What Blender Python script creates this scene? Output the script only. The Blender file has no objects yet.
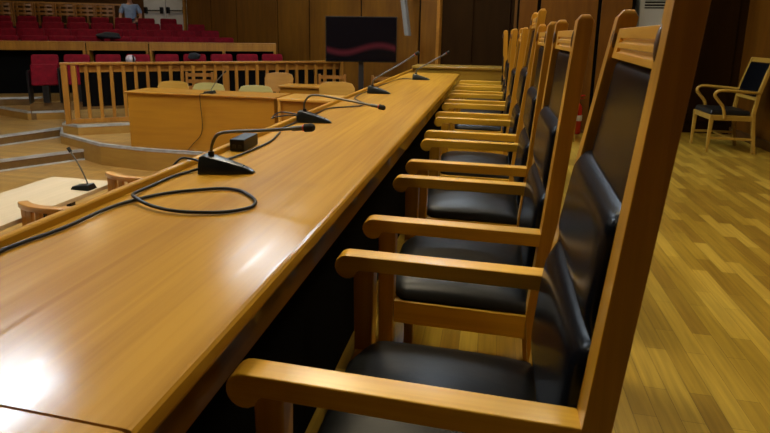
import bpy, bmesh, math, random
from mathutils import Vector, Matrix, Euler
random.seed(7)
sc = bpy.context.scene
COL = sc.collection
PI = math.pi

# ------------------------------------------------------------------ materials
def lin(c):
    return tuple(((v/255)/12.92 if v/255 <= .04045 else ((v/255+.055)/1.055)**2.4) for v in c)

def base_mat(name):
    m = bpy.data.materials.new(name); m.use_nodes = True
    nt = m.node_tree
    return m, nt, nt.nodes['Principled BSDF']

def plain(name, col, rough=.5, metal=0, coat=0, emis=None, estr=0, spec=.5, noise=0, nscale=20, bump=0):
    m, nt, b = base_mat(name)
    b.inputs['Base Color'].default_value = (*col, 1)
    b.inputs['Roughness'].default_value = rough
    b.inputs['Metallic'].default_value = metal
    b.inputs['Coat Weight'].default_value = coat
    b.inputs['Specular IOR Level'].default_value = spec
    if emis:
        b.inputs['Emission Color'].default_value = (*emis, 1)
        b.inputs['Emission Strength'].default_value = estr
    if noise or bump:
        tc = nt.nodes.new('ShaderNodeTexCoord')
        n = nt.nodes.new('ShaderNodeTexNoise'); n.inputs['Scale'].default_value = nscale; n.inputs['Detail'].default_value = 5
        nt.links.new(tc.outputs['Object'], n.inputs['Vector'])
        if noise:
            r = nt.nodes.new('ShaderNodeValToRGB')
            r.color_ramp.elements[0].position = .3; r.color_ramp.elements[1].position = .7
            r.color_ramp.elements[0].color = (*[c*(1-noise) for c in col], 1)
            r.color_ramp.elements[1].color = (*[min(1, c*(1+noise)) for c in col], 1)
            nt.links.new(n.outputs['Fac'], r.inputs['Fac']); nt.links.new(r.outputs['Color'], b.inputs['Base Color'])
        if bump:
            bp = nt.nodes.new('ShaderNodeBump'); bp.inputs['Strength'].default_value = bump; bp.inputs['Distance'].default_value = .002
            nt.links.new(n.outputs['Fac'], bp.inputs['Height']); nt.links.new(bp.outputs['Normal'], b.inputs['Normal'])
    return m

def wood(name, light, dark, axis='X', rough=.35, coat=.3, fine=40., spec=.5, contrast=.5, croughness=.12, grainbump=.05, rvar=0):
    """grain runs along the given object axis"""
    m, nt, b = base_mat(name)
    N, L = nt.nodes, nt.links
    tc = N.new('ShaderNodeTexCoord')
    mp = N.new('ShaderNodeMapping')
    s = {'X': (1.2, fine, fine), 'Y': (fine, 1.2, fine), 'Z': (fine, fine, 1.2)}[axis]
    mp.inputs['Scale'].default_value = s
    L.new(tc.outputs['Object'], mp.inputs['Vector'])
    n1 = N.new('ShaderNodeTexNoise'); n1.inputs['Scale'].default_value = 1.0; n1.inputs['Detail'].default_value = 6
    n1.inputs['Roughness'].default_value = .6; n1.inputs['Distortion'].default_value = .4
    L.new(mp.outputs['Vector'], n1.inputs['Vector'])
    mp2 = N.new('ShaderNodeMapping'); mp2.inputs['Scale'].default_value = tuple(v*.16 if v > 2 else v*.6 for v in s)
    L.new(tc.outputs['Object'], mp2.inputs['Vector'])
    n2 = N.new('ShaderNodeTexNoise'); n2.inputs['Scale'].default_value = 1.0; n2.inputs['Detail'].default_value = 3
    L.new(mp2.outputs['Vector'], n2.inputs['Vector'])
    ad = N.new('ShaderNodeMath'); ad.operation = 'MULTIPLY_ADD'
    L.new(n1.outputs['Fac'], ad.inputs[0]); ad.inputs[1].default_value = contrast
    mm = N.new('ShaderNodeMath'); mm.operation = 'MULTIPLY'; mm.inputs[1].default_value = 1-contrast
    L.new(n2.outputs['Fac'], mm.inputs[0]); L.new(mm.outputs[0], ad.inputs[2])
    r = N.new('ShaderNodeValToRGB')
    r.color_ramp.elements[0].position = .36; r.color_ramp.elements[1].position = .62
    r.color_ramp.elements[0].color = (*dark, 1); r.color_ramp.elements[1].color = (*light, 1)
    L.new(ad.outputs[0], r.inputs['Fac']); L.new(r.outputs['Color'], b.inputs['Base Color'])
    b.inputs['Roughness'].default_value = rough
    b.inputs['Coat Weight'].default_value = coat
    b.inputs['Coat Roughness'].default_value = croughness
    b.inputs['Specular IOR Level'].default_value = spec
    if rvar:
        ra = N.new('ShaderNodeMapRange'); ra.inputs['From Min'].default_value = .3; ra.inputs['From Max'].default_value = .7
        ra.inputs['To Min'].default_value = croughness*(1-rvar); ra.inputs['To Max'].default_value = croughness*(1+rvar)
        L.new(n1.outputs['Fac'], ra.inputs['Value']); L.new(ra.outputs[0], b.inputs['Coat Roughness'])
    if grainbump:
        bp = N.new('ShaderNodeBump'); bp.inputs['Strength'].default_value = grainbump; bp.inputs['Distance'].default_value = .002
        L.new(n1.outputs['Fac'], bp.inputs['Height']); L.new(bp.outputs['Normal'], b.inputs['Normal'])
        L.new(bp.outputs['Normal'], b.inputs['Coat Normal'])
    return m

def parquet(name, cols, rough=.35, bw=.42, rh=.072, rot=PI/2, coat=.25, mortar=.0007):
    m, nt, b = base_mat(name); N, L = nt.nodes, nt.links
    tc = N.new('ShaderNodeTexCoord'); mp = N.new('ShaderNodeMapping'); mp.inputs['Rotation'].default_value = (0, 0, rot)
    L.new(tc.outputs['Object'], mp.inputs['Vector'])
    br = N.new('ShaderNodeTexBrick'); br.offset = .37; br.offset_frequency = 2
    br.inputs['Scale'].default_value = 1; br.inputs['Brick Width'].default_value = bw; br.inputs['Row Height'].default_value = rh
    br.inputs['Mortar Size'].default_value = mortar; br.inputs['Mortar Smooth'].default_value = .3
    br.inputs['Color1'].default_value = (0, 0, 0, 1); br.inputs['Color2'].default_value = (1, 1, 1, 1); br.inputs['Mortar'].default_value = (.5, .5, .5, 1)
    L.new(mp.outputs['Vector'], br.inputs['Vector'])
    r = N.new('ShaderNodeValToRGB'); e = r.color_ramp.elements
    e[0].position = 0; e[0].color = (*cols[0], 1); e[1].position = 1; e[1].color = (*cols[2], 1)
    x = e.new(.5); x.color = (*cols[1], 1)
    L.new(br.outputs['Color'], r.inputs['Fac'])
    mp2 = N.new('ShaderNodeMapping'); mp2.inputs['Scale'].default_value = (60, 3, 1); L.new(tc.outputs['Object'], mp2.inputs['Vector'])
    n = N.new('ShaderNodeTexNoise'); n.inputs['Scale'].default_value = 1; n.inputs['Detail'].default_value = 5; L.new(mp2.outputs['Vector'], n.inputs['Vector'])
    mr = N.new('ShaderNodeMapRange'); mr.inputs['From Min'].default_value = .25; mr.inputs['From Max'].default_value = .75
    mr.inputs['To Min'].default_value = .72; mr.inputs['To Max'].default_value = 1.2; L.new(n.outputs['Fac'], mr.inputs['Value'])
    mul = N.new('ShaderNodeVectorMath'); mul.operation = 'SCALE'
    L.new(r.outputs['Color'], mul.inputs[0]); L.new(mr.outputs[0], mul.inputs['Scale'])
    mx = N.new('ShaderNodeMix'); mx.data_type = 'RGBA'
    L.new(br.outputs['Fac'], mx.inputs['Factor']); L.new(mul.outputs['Vector'], mx.inputs['A']); mx.inputs['B'].default_value = (*[c*.35 for c in cols[0]], 1)
    L.new(mx.outputs['Result'], b.inputs['Base Color'])
    b.inputs['Roughness'].default_value = rough; b.inputs['Coat Weight'].default_value = coat; b.inputs['Coat Roughness'].default_value = .25
    return m

M = {}
M['top'] = wood('bench top veneer', (.47, .250, .018), (.33, .158, .009), 'Y', rough=.5, spec=.08, coat=.42, fine=55, contrast=.45, croughness=.16, grainbump=.10, rvar=.35)
M['topend'] = wood('bench cross veneer', (.30, .18, .017), (.23, .12, .009), 'X', rough=.4, coat=.5, fine=45)
M['benchbody'] = wood('bench body wood', (.30, .125, .016), (.20, .075, .008), 'Y', rough=.3, coat=.6, fine=40, croughness=.08, grainbump=.02)
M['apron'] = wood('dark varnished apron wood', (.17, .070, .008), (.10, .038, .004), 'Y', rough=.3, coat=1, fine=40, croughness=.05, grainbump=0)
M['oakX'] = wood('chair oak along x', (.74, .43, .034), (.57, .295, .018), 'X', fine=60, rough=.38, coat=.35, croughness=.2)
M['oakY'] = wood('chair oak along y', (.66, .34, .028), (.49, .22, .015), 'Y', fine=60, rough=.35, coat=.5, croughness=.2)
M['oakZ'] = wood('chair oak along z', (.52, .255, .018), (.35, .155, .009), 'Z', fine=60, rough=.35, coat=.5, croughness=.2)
M['deskX'] = wood('desk veneer', (.40, .175, .010), (.31, .125, .007), 'X', fine=14, rough=.4, coat=.3)
M['desktop'] = wood('desk top veneer', (.58, .30, .05), (.46, .22, .03), 'X', fine=18, rough=.35, coat=.4)
M['rail'] = wood('rail wood', (.34, .145, .014), (.22, .085, .008), 'Z', fine=30, rough=.4, coat=.3)
M['panel'] = wood('wall panel veneer', (.145, .056, .004), (.085, .030, .002), 'Z', fine=9, rough=.5, coat=.08, spec=.2, croughness=.25)
M['darkpanel'] = wood('dark door veneer', (.020, .0085, .002), (.011, .0045, .001), 'Z', fine=8, rough=.6, coat=0, spec=.02)
M['darkwood'] = wood('dark brown wood', (.10, .042, .010), (.06, .024, .006), 'Z', fine=20, rough=.45)
M['redwood'] = wood('reddish chair wood', (.52, .25, .04), (.36, .15, .02), 'X', fine=30, rough=.35, coat=.5)
M['ladderwood'] = wood('brown chair wood', (.28, .115, .022), (.18, .07, .012), 'Z', fine=30, rough=.3, coat=.6)
M['lightwood'] = wood('light beech wood', (.36, .22, .035), (.27, .155, .022), 'X', fine=40, rough=.4, coat=.1, spec=.3)
M['pale'] = wood('pale table laminate', (.60, .47, .30), (.52, .40, .24), 'Y', fine=30, rough=.4, coat=.2)
M['ply_orange'] = wood('orange plywood', (.44, .24, .04), (.36, .185, .028), 'X', fine=20, rough=.35, coat=.4)
M['ply_green'] = wood('yellow green plywood', (.40, .33, .12), (.33, .27, .09), 'X', fine=20, rough=.35, coat=.4)
M['ply_brown'] = wood('brown plywood', (.36, .175, .03), (.28, .125, .02), 'X', fine=20, rough=.4, coat=.3)
M['leather'] = plain('black leather', (.0026, .0032, .0050), rough=.27, noise=.25, nscale=35, bump=.12, spec=.14)
M['seatleather'] = plain('black seat leather', (.0075, .008, .0085), rough=.40, noise=.25, nscale=30, bump=.3, spec=.25)
M['black'] = plain('black plastic', (.006, .006, .007), rough=.35, spec=.3)
M['micbody'] = plain('charcoal plastic', (.008, .010, .010), rough=.28, noise=.15, nscale=60)
M['mictop'] = plain('grey green plastic top', (.045, .065, .062), rough=.25)
M['rubber'] = plain('black cable rubber', (.006, .006, .007), rough=.4, spec=.3)
M['foam'] = plain('black foam', (.012, .012, .012), rough=.9, bump=.8, nscale=400)
M['neck'] = plain('dark grey metal tube', (.11, .105, .10), rough=.35, metal=.5)
M['redring'] = plain('red plastic ring', (.5, .03, .01), rough=.3)
M['void'] = plain('groove and shade black', (.0025, .0022, .002), rough=.95, spec=.05)  # near-black for grooves and gaps, and for sheets that imitate shade
M['red'] = plain('red velour', (.125, .0010, .006), rough=.8, spec=.15, noise=.25, nscale=12)
M['white'] = plain('white painted door', (.50, .48, .48), rough=.5, noise=.06, nscale=3)
M['metal'] = plain('brushed aluminium strip', (.42, .41, .39), rough=.5, metal=.25, noise=.2, nscale=8)
M['chrome'] = plain('chrome', (.7, .7, .7), rough=.15, metal=1)
M['darkmetal'] = plain('dark metal', (.03, .03, .032), rough=.4, metal=.5)
M['extred'] = plain('red enamel', (.34, .010, .004), rough=.25, coat=.5)
M['label'] = plain('white paper label', (.6, .58, .52), rough=.6)
M['ceil'] = plain('ceiling paint', (.13, .11, .085), rough=.9, noise=.05, nscale=2)
M['plaster'] = plain('dim plaster wall', (.09, .055, .025), rough=.9, noise=.08, nscale=2)
M['ac'] = plain('off white casing', (.30, .31, .32), rough=.45)
M['grey'] = plain('light grey casing', (.15, .14, .125), rough=.45)
M['frame'] = plain('white lamp frame', (.5, .5, .5))
M['lamp'] = plain('lamp diffuser', (.8, .85, .9), rough=.5, emis=(.74, .87, 1.0), estr=62)
M['lampsoft'] = plain('soft cool lamp diffuser', (.8, .85, .9), rough=.5, emis=(.74, .87, 1.0), estr=20)
M['lampbright'] = plain('bright warm lamp diffuser', (.9, .88, .8), rough=.5, emis=(1.0, .86, .60), estr=150)
M['lampwarm'] = plain('warm lamp diffuser', (.9, .85, .75), rough=.5, emis=(1.0, .84, .56), estr=34)
M['skin'] = plain('skin', (.42, .20, .12), rough=.55)
M['shirt'] = plain('light blue shirt', (.20, .27, .42), rough=.85, noise=.12, nscale=14)
M['trousers'] = plain('dark blue trousers', (.02, .022, .035), rough=.9)
M['hair'] = plain('dark hair', (.02, .014, .01), rough=.8)
M['cloth'] = plain('black cloth', (.010, .010, .011), rough=.95, noise=.3, nscale=25)
M['parq'] = parquet('oak parquet', ((.23, .130, .013), (.34, .215, .022), (.49, .33, .048)))
M['parq2'] = parquet('court parquet', ((.30, .155, .035), (.36, .19, .045), (.42, .23, .055)), bw=.6, rh=.08, rot=0, coat=.15)
M['riserdark'] = wood('dark step riser wood', (.15, .075, .012), (.10, .045, .007), 'X', fine=16, rough=.5)
M['riser'] = wood('step riser wood', (.36, .19, .030), (.27, .13, .018), 'X', fine=16, rough=.5)

def screen_mat():
    m, nt, b = base_mat('television screen'); N, L = nt.nodes, nt.links
    b.inputs['Base Color'].default_value = (.004, .003, .004, 1); b.inputs['Roughness'].default_value = .12; b.inputs['Specular IOR Level'].default_value = .15
    tc = N.new('ShaderNodeTexCoord')
    sp = N.new('ShaderNodeSeparateXYZ'); L.new(tc.outputs['Object'], sp.inputs[0])
    s = N.new('ShaderNodeMath'); s.operation = 'MULTIPLY'; s.inputs[1].default_value = 5.5; L.new(sp.outputs['X'], s.inputs[0])
    si = N.new('ShaderNodeMath'); si.operation = 'SINE'; L.new(s.outputs[0], si.inputs[0])
    a = N.new('ShaderNodeMath'); a.operation = 'MULTIPLY_ADD'; a.inputs[1].default_value = .06; a.inputs[2].default_value = .19; L.new(si.outputs[0], a.inputs[0])
    d = N.new('ShaderNodeMath'); d.operation = 'SUBTRACT'; L.new(sp.outputs['Z'], d.inputs[0]); L.new(a.outputs[0], d.inputs[1])
    ab = N.new('ShaderNodeMath'); ab.operation = 'ABSOLUTE'; L.new(d.outputs[0], ab.inputs[0])
    mr = N.new('ShaderNodeMapRange'); mr.inputs['From Min'].default_value = 0; mr.inputs['From Max'].default_value = .07
    mr.inputs['To Min'].default_value = 1; mr.inputs['To Max'].default_value = 0; L.new(ab.outputs[0], mr.inputs['Value'])
    r = N.new('ShaderNodeValToRGB'); e = r.color_ramp.elements
    e[0].color = (.0004, .0003, .0004, 1); e[1].color = (.05, .006, .008, 1); L.new(mr.outputs[0], r.inputs['Fac'])
    L.new(r.outputs['Color'], b.inputs['Emission Color']); b.inputs['Emission Strength'].default_value = .8
    return m
M['screen'] = screen_mat()

# ------------------------------------------------------------------ mesh helpers
def box(bm, x0, x1, y0, y1, z0, z1):
    vs = [bm.verts.new((x, y, z)) for z in (z0, z1) for y in (y0, y1) for x in (x0, x1)]
    for f in ((0, 2, 3, 1), (4, 5, 7, 6), (0, 1, 5, 4), (2, 6, 7, 3), (0, 4, 6, 2), (1, 3, 7, 5)):
        bm.faces.new([vs[i] for i in f])
    return vs

def hexa(bm, pts):
    """8 points: bottom quad (ccw) then top quad"""
    vs = [bm.verts.new(p) for p in pts]
    for f in ((3, 2, 1, 0), (4, 5, 6, 7), (0, 1, 5, 4), (1, 2, 6, 5), (2, 3, 7, 6), (3, 0, 4, 7)):
        bm.faces.new([vs[i] for i in f])
    return vs

def prism(bm, poly, z0, z1):
    a = [bm.verts.new((x, y, z0)) for x, y in poly]; b = [bm.verts.new((x, y, z1)) for x, y in poly]
    n = len(poly)
    bm.faces.new(a[::-1]); bm.faces.new(b)
    for i in range(n):
        bm.faces.new((a[i], a[(i+1) % n], b[(i+1) % n], b[i]))

def prism_xz(bm, prof, y0, y1):
    a = [bm.verts.new((x, y0, z)) for x, z in prof]; b = [bm.verts.new((x, y1, z)) for x, z in prof]
    n = len(prof)
    bm.faces.new(a); bm.faces.new(b[::-1])
    for i in range(n):
        bm.faces.new((a[(i+1) % n], a[i], b[i], b[(i+1) % n]))

def catmull(pts, sub=8):
    P = [Vector(p) for p in pts]; out = []
    for i in range(len(P)-1):
        p0 = P[max(i-1, 0)]; p1 = P[i]; p2 = P[i+1]; p3 = P[min(i+2, len(P)-1)]
        for k in range(sub):
            t = k/sub
            out.append(.5*((2*p1)+(p2-p0)*t+(2*p0-5*p1+4*p2-p3)*t*t+(3*p1-p0-3*p2+p3)*t**3))
    out.append(P[-1]); return out

def tube(bm, pts, r, seg=10, r2=None, flat=1.0):
    pts = [Vector(p) for p in pts]; rings = []
    up = Vector((0, 0, 1)); prevn = None
    for i, p in enumerate(pts):
        t = (pts[min(i+1, len(pts)-1)]-pts[max(i-1, 0)])
        if t.length < 1e-9: t = Vector((1, 0, 0))
        t.normalize()
        if prevn is None:
            a = up if abs(t.z) < .95 else Vector((1, 0, 0))
            n = (a - t*a.dot(t)).normalized()
        else:
            n = (prevn - t*prevn.dot(t)).normalized()
        prevn = n; b = t.cross(n)
        rr = r if r2 is None else r+(r2-r)*i/(len(pts)-1)
        rings.append([bm.verts.new(p+n*math.cos(2*PI*k/seg)*rr*flat+b*math.sin(2*PI*k/seg)*rr) for k in range(seg)])
    for a, b in zip(rings, rings[1:]):
        for k in range(seg):
            bm.faces.new((a[k], a[(k+1) % seg], b[(k+1) % seg], b[k]))
    bm.faces.new(rings[0][::-1]); bm.faces.new(rings[-1])

def cyl(bm, x, y, z0, z1, r, seg=20, r2=None):
    r2 = r if r2 is None else r2
    a = [bm.verts.new((x+r*math.cos(2*PI*k/seg), y+r*math.sin(2*PI*k/seg), z0)) for k in range(seg)]
    b = [bm.verts.new((x+r2*math.cos(2*PI*k/seg), y+r2*math.sin(2*PI*k/seg), z1)) for k in range(seg)]
    bm.faces.new(a[::-1]); bm.faces.new(b)
    for k in range(seg): bm.faces.new((a[k], a[(k+1) % seg], b[(k+1) % seg], b[k]))

def lathe(bm, prof, seg=20, cx=0, cy=0):
    rings = [[bm.verts.new((cx+r*math.cos(2*PI*k/seg), cy+r*math.sin(2*PI*k/seg), z)) for k in range(seg)] for r, z in prof]
    for a, b in zip(rings, rings[1:]):
        for k in range(seg): bm.faces.new((a[k], a[(k+1) % seg], b[(k+1) % seg], b[k]))
    bm.faces.new(rings[0][::-1]); bm.faces.new(rings[-1])

def ball(bm, c, rx, ry=None, rz=None, seg=16):
    ry = ry or rx; rz = rz or rx
    bmesh.ops.create_uvsphere(bm, u_segments=seg, v_segments=seg//2+2, radius=1, matrix=Matrix.Translation(c) @ Matrix.Diagonal((rx, ry, rz, 1)))

def link(name, bm, mat, parent=None, bevel=0, smooth=False, seg=2, loc=None):
    me = bpy.data.meshes.new(name)
    bmesh.ops.recalc_face_normals(bm, faces=bm.faces[:])
    bm.to_mesh(me); bm.free()
    mats = mat if isinstance(mat, (list, tuple)) else [mat]
    for m in mats: me.materials.append(m)
    o = bpy.data.objects.new(name, me); COL.objects.link(o)
    if parent: o.parent = parent
    if loc: o.location = loc
    if smooth:
        for p in me.polygons: p.use_smooth = True
    if bevel:
        bv = o.modifiers.new('Bevel', 'BEVEL'); bv.width = bevel; bv.segments = seg; bv.limit_method = 'ANGLE'; bv.angle_limit = math.radians(40)
        wn = o.modifiers.new('WeightedNormal', 'WEIGHTED_NORMAL')
        for p in me.polygons: p.use_smooth = True
    return o

def B(*args):
    bm = bmesh.new()
    for a in args: box(bm, *a)
    return bm

def thing(name, label, cat, loc=(0, 0, 0), rz=0, group=None):
    o = bpy.data.objects.new(name, None); COL.objects.link(o); o.empty_display_size = .1
    o.location = loc; o.rotation_euler = (0, 0, rz); o['label'] = label; o['category'] = cat
    if group: o['group'] = group
    return o

def tag(o, label, cat, group=None):
    o['label'] = label; o['category'] = cat
    if group: o['group'] = group
    return o

def struct(name, bm, mat, bevel=0, smooth=False):
    o = link(name, bm, mat, bevel=bevel, smooth=smooth); o['kind'] = 'structure'; return o

def dup(root, loc=None, rz=None, label=None, group=None):
    def rec(o, par):
        c = o.copy(); COL.objects.link(c)
        if par is not None: c.parent = par
        for ch in kids[o]: rec(ch, c)
        return c
    kids = {}
    def collect(o):
        kids[o] = list(o.children)
        for ch in kids[o]: collect(ch)
    collect(root)
    r = rec(root, None)
    if loc is not None: r.location = loc
    if rz is not None: r.rotation_euler = (0, 0, rz)
    if label: r['label'] = label
    if group: r['group'] = group
    return r

ORD = ['first', 'second', 'third', 'fourth', 'fifth', 'sixth', 'seventh', 'eighth', 'ninth', 'tenth']

# ------------------------------------------------------------------ setting
CZ = 4.2
struct('floor', B((-.93, 3.1, -2.5, 8.6, -.12, 0)), M['parq'])
struct('floor', B((-16, -.93, -2.5, 16, -1.0, -.65)), M['parq2'])
struct('ceiling', B((-16, 3.2, -2.6, 16, CZ, CZ+.1)), M['ceil'])
struct('wall_left', B((-16.1, -16, -2.6, 16, -1, CZ)), M['plaster'])
struct('wall_rear', B((-16, 3.2, -2.6, -2.5, -1, CZ)), M['plaster'])
struct('wall_far', B((-16, -8.2, 14.95, 15.05, -1, CZ)), M['darkwood'])

def wall_panels(name, p0, p1, z0, z1, ts, th=.03, gap=.045):
    """veneered panels with dark grooves between them, along p0 -> p1, facing the room"""
    p0 = Vector((*p0, 0)); p1 = Vector((*p1, 0)); L_ = (p1-p0).length
    bm = bmesh.new()
    for a, b in zip(ts, ts[1:]):
        box(bm, a*L_+gap/2, b*L_-gap/2, 0, th, z0, z1)
    n = len(bm.faces)
    box(bm, 0, L_, th*.6, th+.08, z0, z1)
    bm.faces.ensure_lookup_table()
    for f in bm.faces[n:]: f.material_index = 1
    o = link(name, bm, [M['panel'], M['void']]); o['kind'] = 'structure'
    o.location = p0; d = p1-p0; o.rotation_euler = (0, 0, math.atan2(d.y, d.x))
    return o
TS = [0, .149, .288, .481, .609, .786, .95, 1]
wall_panels('wall_back', (-8.2, 13.374), (-.892, 8.934), -1, CZ, TS)
struct('wall_side', B((-8.2, -8.12, 13.42, 14.95, -1, CZ)), M['panel'])
wall_panels('wall_right', (.257, 7.08), (1.60, 7.08), 0, CZ, [0, .19, .715, 1.0])
struct('wall_side', B((.257, .30, 7.12, 8.30, 0, CZ)), M['panel'])
# light frame strip beside the dark doorway
o = struct('trim_1', B((0, .06, -.03, .05, -.35, CZ)), M['benchbody'], bevel=.004); o.location = (-.93, 8.93, 0); o.rotation_euler = (0, 0, -.545)
o = struct('trim_2', B((-.03, .03, -.05, .05, .6, CZ)), M['rail'], bevel=.004); o.location = (-8.24, 13.35, 0)
# dark doorway beyond the bench
d = Vector((.26+.892, 8.25-8.934, 0))
bm = bmesh.new(); Ld = d.length
box(bm, 0, Ld, .0, .05, -.35, CZ)
for k in range(2):
    a = .03+k*(Ld-.06)/2; w_ = (Ld-.06)/2
    box(bm, a+.03, a+w_-.03, -.018, .001, .15, 2.4)
o = link('door_1', bm, M['darkpanel'], bevel=.004); o['kind'] = 'structure'
o.location = (-.892, 8.95, 0); o.rotation_euler = (0, 0, math.atan2(d.y, d.x))
# dark door in the recess at the right
bm = B((1.60, 3.0, 7.5, 7.56, 0, CZ))
for a in (1.93, 2.45): box(bm, a, a+.44, 7.475, 7.501, .15, 2.0)
o = link('door_2', bm, M['darkpanel'], bevel=.004); o['kind'] = 'structure'
struct('wall_side', B((1.56, 1.60, 7.13, 7.5, 0, CZ)), M['darkpanel'])
wr = wall_panels('wall_right', (2.98, 7.5), (2.98, -2.5), 0, CZ, [0, .12, .24, .36, .5, .65, .8, 1])
struct('baseboard_right', B((2.955, 2.979, -2.5, 7.49, 0, .10)), M['darkwood'], bevel=.004)
struct('baseboard_back', B((.257, 1.6, 7.06, 7.079, 0, .035)), M['darkwood'], bevel=.003)

# stepped court levels
def level(poly, z, n, strips, mat='parq2'):
    bm = bmesh.new(); prism(bm, poly, -.99, z)
    for f in bm.faces:
        f.normal_update()
        if abs(f.normal.z) < .5: f.material_index = 1
    o = link('step', bm, [M[mat], M['riser'] if n in (5, 6) else M['riserdark']]); o['kind'] = 'structure'
    if strips:
        bm = bmesh.new()
        for i in range(len(strips)-1):
            a = Vector((*strips[i], 0)); b = Vector((*strips[i+1], 0)); t = (b-a).normalized(); nn = Vector((t.y, -t.x, 0))
            for (o0, o1, q0, q1) in ((-.045, .006, z-.001, z+.006), (-.001, .006, z-.03, z+.006)):
                hexa(bm, [(*(a+nn*o0).xy, q0), (*(b+nn*o0).xy, q0), (*(b+nn*o1).xy, q0), (*(a+nn*o1).xy, q0),
                          (*(a+nn*o0).xy, q1), (*(b+nn*o0).xy, q1), (*(b+nn*o1).xy, q1), (*(a+nn*o1).xy, q1)])
            # lower strip where the riser meets the tread below
            if n in (3, 4) and strips[i][1] < 9:
                hexa(bm, [(*(a+nn*.0).xy, z-.149), (*(b+nn*.0).xy, z-.149), (*(b+nn*.02).xy, z-.149), (*(a+nn*.02).xy, z-.149),
                          (*(a+nn*.0).xy, z-.132), (*(b+nn*.0).xy, z-.132), (*(b+nn*.02).xy, z-.132), (*(a+nn*.02).xy, z-.132)])
        t_ = link('trim_%d' % n, bm, M['metal']); t_['kind'] = 'structure'
level([(-8.6, 2.0), (-6.27, 5.57), (-5.74, 6.39), (-5.40, 6.75), (-6.5, 9), (-12, 9), (-15.9, 2.0)], -.50, 3, [(-8.6, 2.0), (-6.27, 5.57), (-5.74, 6.39), (-5.62, 6.52)])
level([(-8.7, 2.4), (-7.05, 6.25), (-6.72, 7.13), (-6.3, 8), (-12, 9), (-15.9, 2.4)], -.35, 4, [(-8.7, 2.4), (-7.05, 6.25), (-6.72, 7.13)])
level([(-6.72, 7.13), (-6.34, 6.70), (-5.25, 6.22), (-4.45, 6.11), (-.94, 6.11), (-.94, 9.2), (-6.0, 9.2)], -.351, 5, [(-6.72, 7.13), (-6.34, 6.70), (-5.25, 6.22), (-4.45, 6.11), (-.94, 6.11)])
level([(-9.4, 4.0), (-8.72, 7.9), (-7.80, 7.58), (-7.31, 7.86), (-6.50, 7.05), (-6.34, 6.76), (-5.98, 6.66), (-2.45, 9.08), (-2.9, 9.9), (-6, 12), (-15.9, 10), (-15.9, 4.0)], -.20, 6,
      [(-9.4, 4.0), (-8.72, 7.9), (-7.80, 7.58), (-7.31, 7.86), (-6.50, 7.05), (-6.34, 6.76), (-5.98, 6.66), (-2.45, 9.08)])
level([(-10.5, 6.5), (-8.79, 8.05), (-8.18, 8.37), (-7.75, 7.60), (-3.2, 10.8), (-4.0, 11), (-8, 13), (-15.9, 12), (-15.9, 6.5)], -.05, 7, [(-10.5, 6.5), (-8.79, 8.05), (-8.18, 8.37)])

ROWS = {  # first and last seat centres (x, y), number of seats, top z
    'front': ((-7.519, 7.738), (-4.269, 10.03), 9, .765, -.05),
    'a': ((-9.73, 9.09), (-5.902, 11.084), 9, 1.09, .25),
    'b': ((-10.39, 9.703), (-6.634, 11.788), 9, 1.235, .40),
    'c': ((-11.097, 10.307), (-7.351, 12.388), 9, 1.385, .55),
    'd': ((-11.767, 10.924), (-8.468, 12.906), 8, 1.56, .70),
}
for i, k in enumerate('abcd'):
    (a, b, n, zt, zf) = ROWS[k]
    a = Vector(a); b = Vector(b); t = (b-a).normalized(); nn = Vector((t.y, -t.x))
    a2 = a - t*3.2 + nn*.30; b2 = b + t*(.9 if k in 'ab' else .55) + nn*.30
    if k == 'd': b2 = b + t*.7+nn*.30
    back = 2.5-.55*i
    level([tuple(a2), tuple(b2), tuple(b2-nn*back), tuple(a2-nn*back)], zf, 0, None)
level([(-15.9, 10.4), (-12.6, 11.0), (-8.95, 13.40), (-8.25, 13.55), (-8.25, 14.94), (-15.9, 14.94)], .851, 0, None)

# white double doors in the far wall
for k, (x0, x1) in enumerate(((-10.58, -9.84), (-9.82, -9.08))):
    bm = B((x0, x1, 14.89, 14.94, .86, 3.0)); n0 = len(bm.faces)
    o = link('door_%d' % (3+k), bm, M['white'], bevel=.006); o['kind'] = 'structure'
    h = bmesh.new(); zz = 1.80
    tube(h, [(x0+.08, 14.80, zz), (x1-.08, 14.80, zz)], .018, 8)
    for xx in (x0+.10, x1-.10): box(h, xx-.03, xx+.03, 14.79, 14.89, zz-.09, zz+.10)
    link('push_bar', h, M['black'], o)

# ------------------------------------------------------------------ the judges' bench
XR, XL, YJ, YE = -.36, -.936, .440, 6.07
t = thing('judges_bench', 'long varnished wooden bench with a low raised rim, carrying the gooseneck microphones', 'bench', (0, 0, 0))
def top_prof(x0, x1, z0=.735, z1=.77, r=.012):
    return [(x0, z0), (x1-r, z0)]+[(x1-r+r*math.sin(a), z0+r-r*math.cos(a)) for a in (PI/6, PI/3, PI/2)]+[(x1-r+r*math.cos(a), z1-r+r*math.sin(a)) for a in (PI/6, PI/3, PI/2)]+[(x0, z1)]
bm = bmesh.new(); prism_xz(bm, top_prof(XL, XR), YJ+.002, YE)
link('desktop', bm, M['top'], t)
bm = bmesh.new(); prism_xz(bm, top_prof(XL, XR-.005), -1.2, YJ-.002)
link('desktop', bm, M['top'], t)
bm = bmesh.new()
rp = [(XL-.024, .70), (XL, .70), (XL, .785), (XL-.003, .789), (XL-.009, .791), (XL-.018, .790), (XL-.024, .785)]
prism_xz(bm, rp, -1.2, YE+.3)
link('rim', bm, M['top'], t)
link('front_panel', B((XL-.023, XL-.002, -1.2, YE+.3, -.65, .699)), M['benchbody'], t)
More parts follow.
